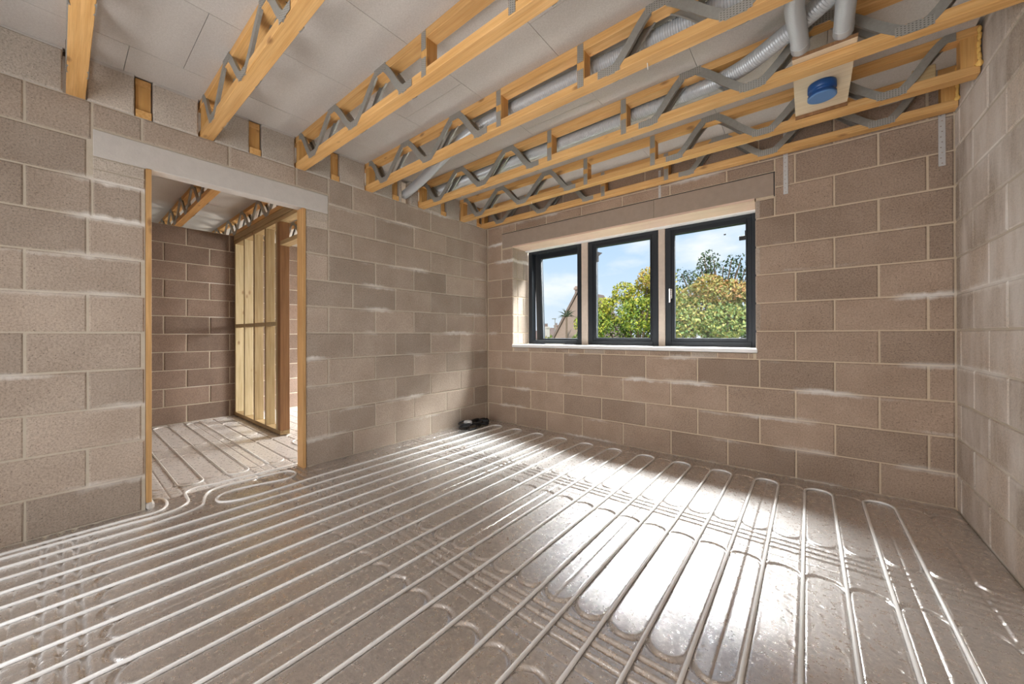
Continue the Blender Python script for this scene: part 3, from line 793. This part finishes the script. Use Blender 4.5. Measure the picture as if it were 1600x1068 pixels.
# ================================================================== STRAPS on the back wall
def strap(x0, x1, z0, z1, label):
    w = x1 - x0; n = max(2, int((z1 - z0) / 0.032)); mb = MB()
    xs = [x0, x0 + w * .32, x0 + w * .54, x1]
    zs = []
    h = (z1 - z0) / n
    for i in range(n + 1): zs.append(z0 + i * h)
    t0, t1 = -0.006, -0.0035
    for i in range(n):
        a, b = zs[i], zs[i + 1]; m0, m1 = a + h * .42, a + h * .58
        off = w * (.02 if i % 2 else .2)
        xa, xb = x0 + w * .22 + off, x0 + w * .44 + off
        for q in ((x0, x1, a, m0), (x0, x1, m1, b), (x0, xa, m0, m1), (xb, x1, m0, m1)): mb.box(q[0], q[1], t0, t1, q[2], q[3])
    return tag(obj('restraint_strap', mb, M['strap']), label, 'strap', 'perforated straps on the back wall')
strap(3.090, 3.119, 2.172, 2.66, 'perforated steel strap beside the right end of the window lintel')
strap(3.878, 3.908, 2.157, 2.66, 'perforated steel strap in the right corner of the back wall')
strap(2.160, 2.182, 2.365, 2.62, 'short steel strap over the middle of the window lintel')
# white nails under the joists
for x, y, z, l in ((2.61, -1.66, JB, 0.035), (1.02, -0.44, JB, 0.022), (0.60, -1.03, JB, 0.02)):
    o = obj('nail', MB().tube([(x, y, z + .004), (x + .002, y + .001, z - l)], [0.0028, 0.0016], 6), M['white'])
    tag(o, {2.61: 'white nail hanging under the joist in front of the ridged duct', 1.02: 'small white nail under the joist at the far side of the blue cap', 0.60: 'small white nail under the joist at the near side of the blue cap'}[x], 'nail', 'white nails under the joists')

# ================================================================== PIPES
PR, PZ = 0.0076, 0.0034
def pipe(name, pts, label, group):
    o = obj(name, MB().tube([(x, y, PZ) for x, y in pts], PR, 10), M['pipe'], None, True)
    return tag(o, label, 'pipe', group)
def arc(cx, cy, r, a0, a1, n=10):
    return [(cx + r * math.cos(R(a0 + (a1 - a0) * k / n)), cy + r * math.sin(R(a0 + (a1 - a0) * k / n))) for k in range(n + 1)]
def smooth(pts, n=5): return [(p.x, p.y) for p in catmull([(x, y, 0) for x, y in pts], n)]
PX = [PX0 + 0.0733 + 0.14663 * 1 + 0.0 + 0.14663 * k for k in range(24)]     # 0.280, 0.427 ...
# follow the panels' own groove pitch
PX = []
for i in range(0, 7):
    for k in range(4): PX.append(PX0 + PW * i + 0.0733 + 0.14663 * k)
PX = PX[1:]                       # first groove is empty beside the wall
PX = [x for x in PX if x < 3.72]
YT, YB = -0.245, -4.33
pts = [(0.290, -4.40), (0.291, -3.60)] + smooth([(0.291, -3.246), (0.279, -3.144), (0.265, -3.072), (0.238, -3.006), (0.193, -2.959), (0.08, -2.928), (-0.007, -2.892), (-0.049, -2.837), (-0.062, -2.742), (-0.053, -2.633), (-0.047, -2.516), (-0.029, -2.395), (0.001, -2.362), (0.06, -2.352), (0.115, -2.372), (0.144, -2.414), (0.142, -2.496), (0.107, -2.617), (0.084, -2.742), (0.101, -2.829), (0.156, -2.879), (0.222, -2.881), (0.263, -2.853), (0.293, -2.795), (0.305, -2.70), (0.300, -2.50), (PX[0], -2.25)])
up = True
for k in range(len(PX) - 1):
    x, x2 = PX[k], PX[k + 1]; r = (x2 - x) / 2
    if up: pts += [(x, YT)] + arc((x + x2) / 2, YT, r, 180, 0)[1:-1] + [(x2, YT)]
    else: pts += [(x, YB)] + arc((x + x2) / 2, YB, r, 180, 360)[1:-1] + [(x2, YB)]
    up = not up
if not up: pts.append((PX[-1], -4.45))
pipe('heating_pipe', pts, 'white underfloor heating pipe looping back and forth across the room floor', 'underfloor heating pipes')
pipe('heating_pipe', [(0.16, -4.40), (0.165, -3.70)] + smooth([(0.172, -3.283), (0.180, -3.194), (0.170, -3.13), (0.155, -3.083), (0.111, -3.037), (0.054, -3.007), (-0.05, -2.999), (-0.118, -2.994), (-0.156, -2.963), (-0.175, -2.913), (-0.168, -2.867), (-0.155, -2.786), (-0.155, -2.697), (-0.151, -2.622), (-0.141, -2.528), (-0.135, -2.4)]) + [(-0.135, -2.1)],
     'white pipe turning from the left wall into the doorway and on behind the right lining', 'underfloor heating pipes')
pipe('heating_pipe', [(0.095, -4.40), (0.10, -3.70)] + smooth([(0.103, -3.278), (0.108, -3.228), (0.107, -3.176), (0.08, -3.134), (0.011, -3.107), (-0.064, -3.102), (-0.128, -3.12), (-0.164, -3.165), (-0.172, -3.25)]) + [(-0.175, -3.6)],
     'white pipe hooking back behind the left door lining', 'underfloor heating pipes')
NYP = [-3.0 - 0.14663 * 4 + 0.14663 * k for k in range(0, 9)]
pp = []; xa, xb = -0.34, -2.66; r = 0.14663 / 2; near = False
pp.append((xb, NYP[0]))
for k in range(len(NYP) - 1):
    y, y2 = NYP[k], NYP[k + 1]
    if not near: pp += [(xa, y)] + arc(xa, (y + y2) / 2, r, -90, 90)[1:-1] + [(xa, y2)]
    else: pp += [(xb, y)] + arc(xb, (y + y2) / 2, r, 270, 90)[1:-1] + [(xb, y2)]
    near = not near
pp.append((xa if not near else xb, NYP[-1]))
PR = 0.0062
pipe('heating_pipe', pp, "white pipe looping over the next room's floor beyond the doorway", 'underfloor heating pipes')
pipe('heating_pipe', [(-0.14, -1.80)] + smooth([(-0.35, -1.82), (-0.85, -1.90), (-0.92, -1.95), (-0.90, -2.01), (-0.80, -2.04), (-0.55, -2.03)]) + [(-0.14, -2.02)], 'short white pipe loop showing between stud partition and door lining', 'underfloor heating pipes')

# ================================================================== STUD PARTITION in the next room
sp = empty('stud_partition', (-2.0, -2.02, 0)); PH = 2.468
def spart(n, x0, x1, z0, z1, mat, y0=0.0, y1=0.095): return obj(n, MB().box(x0 + 2.0, x1 + 2.0, y0, y1, z0, z1, .002), mat, sp)
spart('sole_plate', XF + .002, -1.215, 0.010, 0.055, M['stud_x'])
spart('head_plate', XF + .002, -0.105, 2.345, 2.390, M['stud_x'])
spart('head_plate', XF + .002, -0.105, 2.392, PH, M['stud_x'], -0.004, 0.099)
for x, mt in ((-2.85, 'stud'), (-2.46, 'stud'), (-2.08, 'stud_mid'), (-1.69, 'stud_mid')):
    spart('stud', x, x + 0.044, 0.056, 2.344, M[mt])
spart('stud', -1.345, -1.300, 0.056, 2.344, M['stud'])
spart('stud', -1.298, -1.215, 0.056, 2.344, M['stud_dark'])['label'] = 'dark brown doubled end stud'
spart('stud', -0.150, -0.105, 0.056, 2.344, M['stud'])
spart('door_header', -1.213, -0.152, 2.080, 2.125, M['stud_x'])
for a, b in ((-2.804, -2.462), (-2.414, -2.082), (-2.034, -1.692), (-1.644, -1.347)):
    spart('noggin', a, b, 1.205, 1.250, M['stud'])
tag(sp, 'timber stud partition standing in the next room behind the doorway', 'stud wall')

# ================================================================== CABLE HEAP
ch = empty('cable_heap', (0.135, -0.42, 0)); rr = random.Random(4)
def tangle(n, c, rx, ry, z0, z1):
    return [(c[0] + rx * math.cos(t * 2.1 + rr.uniform(-.3, .3)) * rr.uniform(.55, 1), c[1] + ry * math.sin(t * 2.1) * rr.uniform(.55, 1), z0 + (z1 - z0) * rr.random()) for t in range(n)]
mb = MB()
for c, rx, ry in (((-0.02, -0.10), .09, .075), ((0.0, 0.08), .08, .11), ((0.03, 0.17), .07, .08)):
    mb.tube(catmull([(x, y, z) for x, y, z in tangle(26, c, rx, ry, 0.013, 0.07)], 6), 0.0085, 8)
obj('coil', mb, M['black'], ch, True)
obj('cable_end', MB().tube(catmull([(-0.03, -0.06, 0.05), (0.05, -0.02, 0.045), (0.10, -0.03, 0.03), (0.118, -0.10, 0.016), (0.105, -0.155, 0.012)], 8), 0.009, 8), M['black'], ch, True)
obj('plug', MB().box(-0.045, 0.035, -0.115, -0.03, 0.045, 0.088, .012), M['duct'], ch)['label'] = 'light grey plug body'
tag(ch, 'tangled black cable heap with a grey plug in the far floor corner', 'cable')

# ================================================================== OUTDOORS
GZ = -2.9
tag(obj('ground', MB().box(-260, 260, 2.0, 420, GZ - .5, GZ), plain('rough_grass', (0.10, 0.15, 0.045), 0.95, 0, 0.4, 0.6)), 'grassy ground outside below the window', 'ground', kind='structure')
def leaf_mat(name, cols, rough=0.6):
    m, nt, b = new_mat(name); P = position(nt)
    at = node(nt, 'ShaderNodeAttribute', attribute_name='tone')
    c = ramp(nt, at.outputs['Fac'], cols)
    nt.links.new(c, b.inputs['Base Color']); setp(b, Roughness=rough)
    return m
def foliage(name, blobs, n, size, mat, parent, seed, droop=0.3, top_bias=None):
    """leaves as small folded quads over the surface of several rounded masses"""
    g = np.random.default_rng(seed)
    V = []; T = []
    tot = sum(b[3] * b[4] for b in blobs)
    for (cx, cy, cz, rx, rz, tn) in blobs:
        k = max(20, int(n * rx * rz / tot))
        d = g.normal(size=(k, 3)); d /= np.linalg.norm(d, axis=1)[:, None]
        rad = g.uniform(0.55, 1.03, k) ** 0.6
        c = np.array([cx, cy, cz]) + d * rad[:, None] * np.array([rx, rx, rz])
        a = g.normal(size=(k, 3)); a[:, 2] -= droop; a /= np.linalg.norm(a, axis=1)[:, None]
        b = np.cross(a, g.normal(size=(k, 3))); b /= np.linalg.norm(b, axis=1)[:, None]
        s = size * g.uniform(0.6, 1.35, k)[:, None]
        V.append(np.stack([c - a * s, c + b * s * .5, c + a * s, c - b * s * .5], 1))
        T.append(np.clip(tn + g.normal(0, .16, k), 0, 1))
    V = np.concatenate(V).reshape(-1, 3); T = np.concatenate(T)
    nq = len(V) // 4
    me = bpy.data.meshes.new(name); me.vertices.add(len(V)); me.vertices.foreach_set('co', V.ravel().astype(np.float32))
    me.loops.add(nq * 4); me.loops.foreach_set('vertex_index', np.arange(nq * 4, dtype=np.int32))
    me.polygons.add(nq); me.polygons.foreach_set('loop_start', np.arange(0, nq * 4, 4, dtype=np.int32))
    me.update()
    at = me.attributes.new('tone', 'FLOAT', 'FACE'); at.data.foreach_set('value', T.astype(np.float32))
    o = link(name, me, mat, parent); o['kind'] = 'stuff'; return o
bark = plain('bark', (0.13, 0.095, 0.065), 0.9, 0, 0.3, 12)
L_YEL = leaf_mat('leaves_yellow_green', [(0.0, (0.04, 0.10, 0.02)), (0.35, (0.15, 0.24, 0.03)), (0.65, (0.42, 0.42, 0.045)), (1.0, (0.50, 0.30, 0.09))])
L_OLV = leaf_mat('leaves_olive_brown', [(0.0, (0.04, 0.09, 0.03)), (0.35, (0.13, 0.20, 0.055)), (0.62, (0.36, 0.33, 0.10)), (1.0, (0.46, 0.23, 0.10))])
L_DRK = leaf_mat('leaves_dark', [(0.0, (0.02, 0.045, 0.02)), (0.5, (0.06, 0.10, 0.04)), (1.0, (0.14, 0.14, 0.07))])
def tree(name, base, top, blobs, n, size, mat, label, seed, twigs=()):
    t = empty(name, (base[0], base[1], GZ))
    bx, by = base; g = random.Random(seed); mb = MB()
    trunk_top = top * 0.55
    mb.tube([(0, 0, 0), (0.03, 0, (trunk_top) * .5), (0, 0.05, trunk_top)], [0.17, 0.14, 0.09], 8)
    obj('trunk', mb, bark, t, True)
    mb = MB()
    for b in blobs:
        e = (b[0] - bx, b[1] - by, b[2] - GZ)
        mb.tube(catmull([(0, 0.02, trunk_top * g.uniform(.5, .95)), (e[0] * .5, e[1] * .5, e[2] * .78), e], 4), [0.06 - 0.045 * i / 8 for i in range(9)], 6)
    for p, q in twigs: mb.tube([(p[0] - bx, p[1] - by, p[2] - GZ), (q[0] - bx, q[1] - by, q[2] - GZ)], [0.02, 0.006], 5)
    obj('branches', mb, bark, t, True)
    f = foliage('foliage', [(b[0] - bx, b[1] - by, b[2] - GZ, b[3], b[4], b[5]) for b in blobs], n, size, mat, t, seed)
    tag(t, label, 'tree', 'trees outside the window'); return t
# tree behind the middle window
g = random.Random(12); B = []
def at(dxdy, dzdy, y): return 3.2362 + dxdy * (y + 3.5527), 1.0974 + dzdy * (y + 3.5527)
Y2 = 10.4
for dx, dz, rr_, tn in ((-.52, -.03, .8, .30), (-.47, .03, .85, .48), (-.47, .085, .50, .55), (-.495, .055, .6, .5), (-.43, .00, .9, .25), (-.42, .07, .8, .60), (-.405, .122, .50, .62), (-.37, .02, .9, .32), (-.375, .10, .75, .62),
                        (-.35, .142, .50, .80), (-.325, .155, .50, .88), (-.33, .05, .9, .42), (-.31, .10, .8, .60), (-.29, .14, .6, .75), (-.28, .03, .9, .4), (-.45, -.10, 1.1, .2), (-.36, -.10, 1.2, .2), (-.28, -.1, 1.1, .25)):
    x, z = at(dx, dz, Y2 + g.uniform(-.5, .5)); B.append((x, Y2 + g.uniform(-.6, .6), z, rr_ * 0.9, rr_ * 0.72, tn))
tree('leafy_tree', (-1.9, Y2), 6.2, B, 26000, 0.055, L_YEL, 'bushy yellow-green tree filling the middle window', 21)
Y3 = 8.2; B = []; TW = []
for dx, dz, rr_, tn in ((-.27, .02, .7, .45), (-.255, .075, .55, .5), (-.235, .03, .8, .45), (-.22, .10, .55, .62), (-.20, .05, .8, .52), (-.185, .115, .55, .7), (-.17, .02, .8, .35), (-.16, .09, .65, .66), (-.135, .10, .5, .75),
                        (-.14, .03, .8, .40), (-.115, .06, .7, .5), (-.10, .10, .5, .62), (-.09, .02, .8, .3), (-.06, .06, .7, .5), (-.03, .03, .8, .4), (-.23, -.07, 1.0, .3), (-.15, -.08, 1.0, .12), (-.07, -.08, 1.0, .12)):
    x, z = at(dx, dz, Y3); B.append((x, Y3 + g.uniform(-.5, .5), z, rr_ * .75, rr_ * .62, tn))
tree('olive_tree', (1.3, Y3), 5.4, B, 26000, 0.05, L_OLV, 'olive and brown tree filling the right window', 22)
# sparse dark leafy shoots of a taller tree rising above it
B = []; Y4 = 9.6
for dx, dz, rr_, tn in ((-.245, .150, .14, .3), (-.243, .125, .16, .4), (-.232, .145, .15, .3), (-.225, .118, .20, .5), (-.205, .165, .13, .3), (-.196, .185, .12, .3), (-.198, .150, .18, .4), (-.186, .192, .12, .2), (-.188, .165, .18, .4), (-.175, .178, .14, .3),
                        (-.170, .150, .16, .4), (-.155, .160, .12, .4), (-.150, .135, .14, .5), (-.142, .160, .12, .3), (-.137, .172, .11, .3), (-.128, .150, .12, .4), (-.118, .174, .11, .3), (-.112, .150, .13, .4), (-.108, .130, .15, .4), (-.205, .125, .22, .5), (-.16, .115, .2, .5), (-.13, .12, .2, .5), (-.095, .14, .14, .4), (-.08, .16, .14, .4)):
    x, z = at(dx, dz, Y4); B.append((x, Y4 + g.uniform(-.2, .2), z, rr_ * 1.35, rr_ * 1.6, tn))
tree('leggy_tree', (1.0, Y4), 5.4, B, 1250, 0.05, L_DRK, 'thin dark shoots rising above the olive tree', 23)
# tufted small tree beside the house
xh, zh = at(-.582, .055, 17.5); mb = MB()
t = empty('tufted_tree', (xh, 17.5, GZ))
obj('trunk', MB().tube([(0, 0, 0), (0.05, 0, zh - GZ)], [0.09, 0.06], 8), bark, t, True)
for k in range(26):
    a = g.uniform(0, 6.28); e = g.uniform(-.4, 1.3); L = g.uniform(.45, .75)
    p0 = Vector((0.05, 0, zh - GZ)); p1 = p0 + Vector((math.cos(a) * math.cos(e), math.sin(a) * math.cos(e), math.sin(e))) * L
    mb.tube([p0, p0.lerp(p1, .5) + Vector((0, 0, .06)), p1 - Vector((0, 0, .08))], [0.015, 0.03, 0.004], 4)
obj('foliage', mb, plain('tuft_green', (0.06, 0.08, 0.045), 0.7), t)['kind'] = 'stuff'
tag(t, 'small tufted tree beside the gabled house', 'tree', 'trees outside the window')

tile = plain('roof_tiles', (0.20, 0.145, 0.125), 0.85, 0, 0.25, 9, 0.5, 18)
stone = plain('house_wall_brick', (0.33, 0.24, 0.20), 0.9, 0, 0.2, 5, 0.3, 20)
render_ = plain('house_render', (0.55, 0.50, 0.45), 0.9, 0, 0.08, 2)
darkwin = plain('house_window_glass', (0.04, 0.045, 0.055), 0.15)
def house(name, x, y, w, d, eave, ridge, wallm, label, chim=None, rot=0.0, wins=()):
    h = empty(name, (x, y, GZ), rot); e = eave - GZ; r = ridge - GZ
    mb = MB().add([(-w / 2, 0, 0), (w / 2, 0, 0), (w / 2, 0, e), (0, 0, r), (-w / 2, 0, e), (-w / 2, d, 0), (w / 2, d, 0), (w / 2, d, e), (0, d, r), (-w / 2, d, e)],
                  [(0, 1, 2, 3, 4), (9, 8, 7, 6, 5), (0, 4, 9, 5), (1, 6, 7, 2), (0, 5, 6, 1), (2, 7, 8, 3), (3, 8, 9, 4)])
    obj('walls', mb, wallm, h)
    for s in (-1, 1):
        n = Vector((s * (r - e), 0, w / 2)).normalized() * 0.14
        ex = s * (w / 2 + .25); ez = e - .25 * (r - e) / (w / 2)
        q = [Vector((0, -.15, r)), Vector((ex, -.15, ez)), Vector((ex, d + .15, ez)), Vector((0, d + .15, r))]
        vs = [v[:] for v in q] + [(v + n)[:] for v in q]
        obj('roof', MB().add(vs, [(0, 3, 2, 1), (4, 5, 6, 7), (0, 1, 5, 4), (1, 2, 6, 5), (2, 3, 7, 6), (3, 0, 4, 7)]), tile, h)
    if chim:
        cx, cy, cw, ct = chim
        c = obj('chimney', MB().box(cx - cw / 2, cx + cw / 2, cy, cy + cw, e, ct - GZ).box(cx - cw / 2 - .06, cx + cw / 2 + .06, cy - .06, cy + cw + .06, ct - GZ - .25, ct - GZ - .1), wallm, h)
        for k in (-1, 1): obj('chimney_pot', MB().tube([(cx + k * cw * .22, cy + cw / 2, ct - GZ), (cx + k * cw * .22, cy + cw / 2, ct - GZ + .45)], [.12, .1], 8), tile, c)
    for wx, wz, ww, wh in wins:
        f = obj('window', MB().box(wx - ww / 2, wx + ww / 2, -.03, .05, wz - GZ, wz - GZ + wh), render_, h)
        obj('pane', MB().box(wx - ww / 2 + .07, wx + ww / 2 - .07, -.04, .0, wz - GZ + .07, wz - GZ + wh - .07), darkwin, f)
    tag(h, label, 'house', 'houses outside the window'); return h
xg, zg = at(-.538, .20, 19.0)
house('gabled_house', xg, 19.0, 3.8, 3.6, 0.9, 4.0, stone, 'brick house with a steep gable and chimney seen in the left window', (-0.10, 0.2, .6, 4.45), 0.0, ((-1.0, -0.9, .8, 1.2), (1.0, -0.9, .8, 1.2)))
for k, (dx, dz, y, w) in enumerate(((-.72, .004, 40, 5), (-.655, .016, 62, 7), (-.60, .004, 80, 8))):
    x, z = at(dx, dz, y)
    house('far_house', x, y, w, 9, z - 1.6, z + .3, (render_, stone, render_)[k], ('low pale house far off at the left edge of the left window', 'brick house far off, its roof above its neighbours', 'low pale house far off next to the steep gable')[k], (1.0, 2, .7, z + 1.0), 0.2 * (k - 1), ((0, z - 2.6, .9, 1.0),))
xb_, zb_ = at(-.615, -.012, 24)
bt = empty('garden_bush', (xb_, 24, GZ)); 
obj('stems', MB().tube([(0, 0, 0), (0, 0, 2.0)], [.08, .05], 6), bark, bt)
foliage('foliage', [(-.9, 0, 3.1, 1.0, .8, .5), (.2, 0, 3.3, 1.1, .8, .4), (1.2, 0, 2.9, 1.0, .8, .6), (0, 0, 2.0, 1.6, 1.2, .3)], 3500, 0.09, L_YEL, bt, 31)
tag(bt, 'green bush in front of the far houses', 'bush')
xs_, zs_ = at(-.622, .05, 30)
tag(obj('street_lamp', MB().tube([(xs_, 30, GZ), (xs_, 30, zs_)], [.07, .04], 8).box(xs_ - .35, xs_ + .1, 29.9, 30.1, zs_ - .03, zs_ + .05, .02), M['galv']), 'thin street lamp pole above the far roofs', 'street lamp')
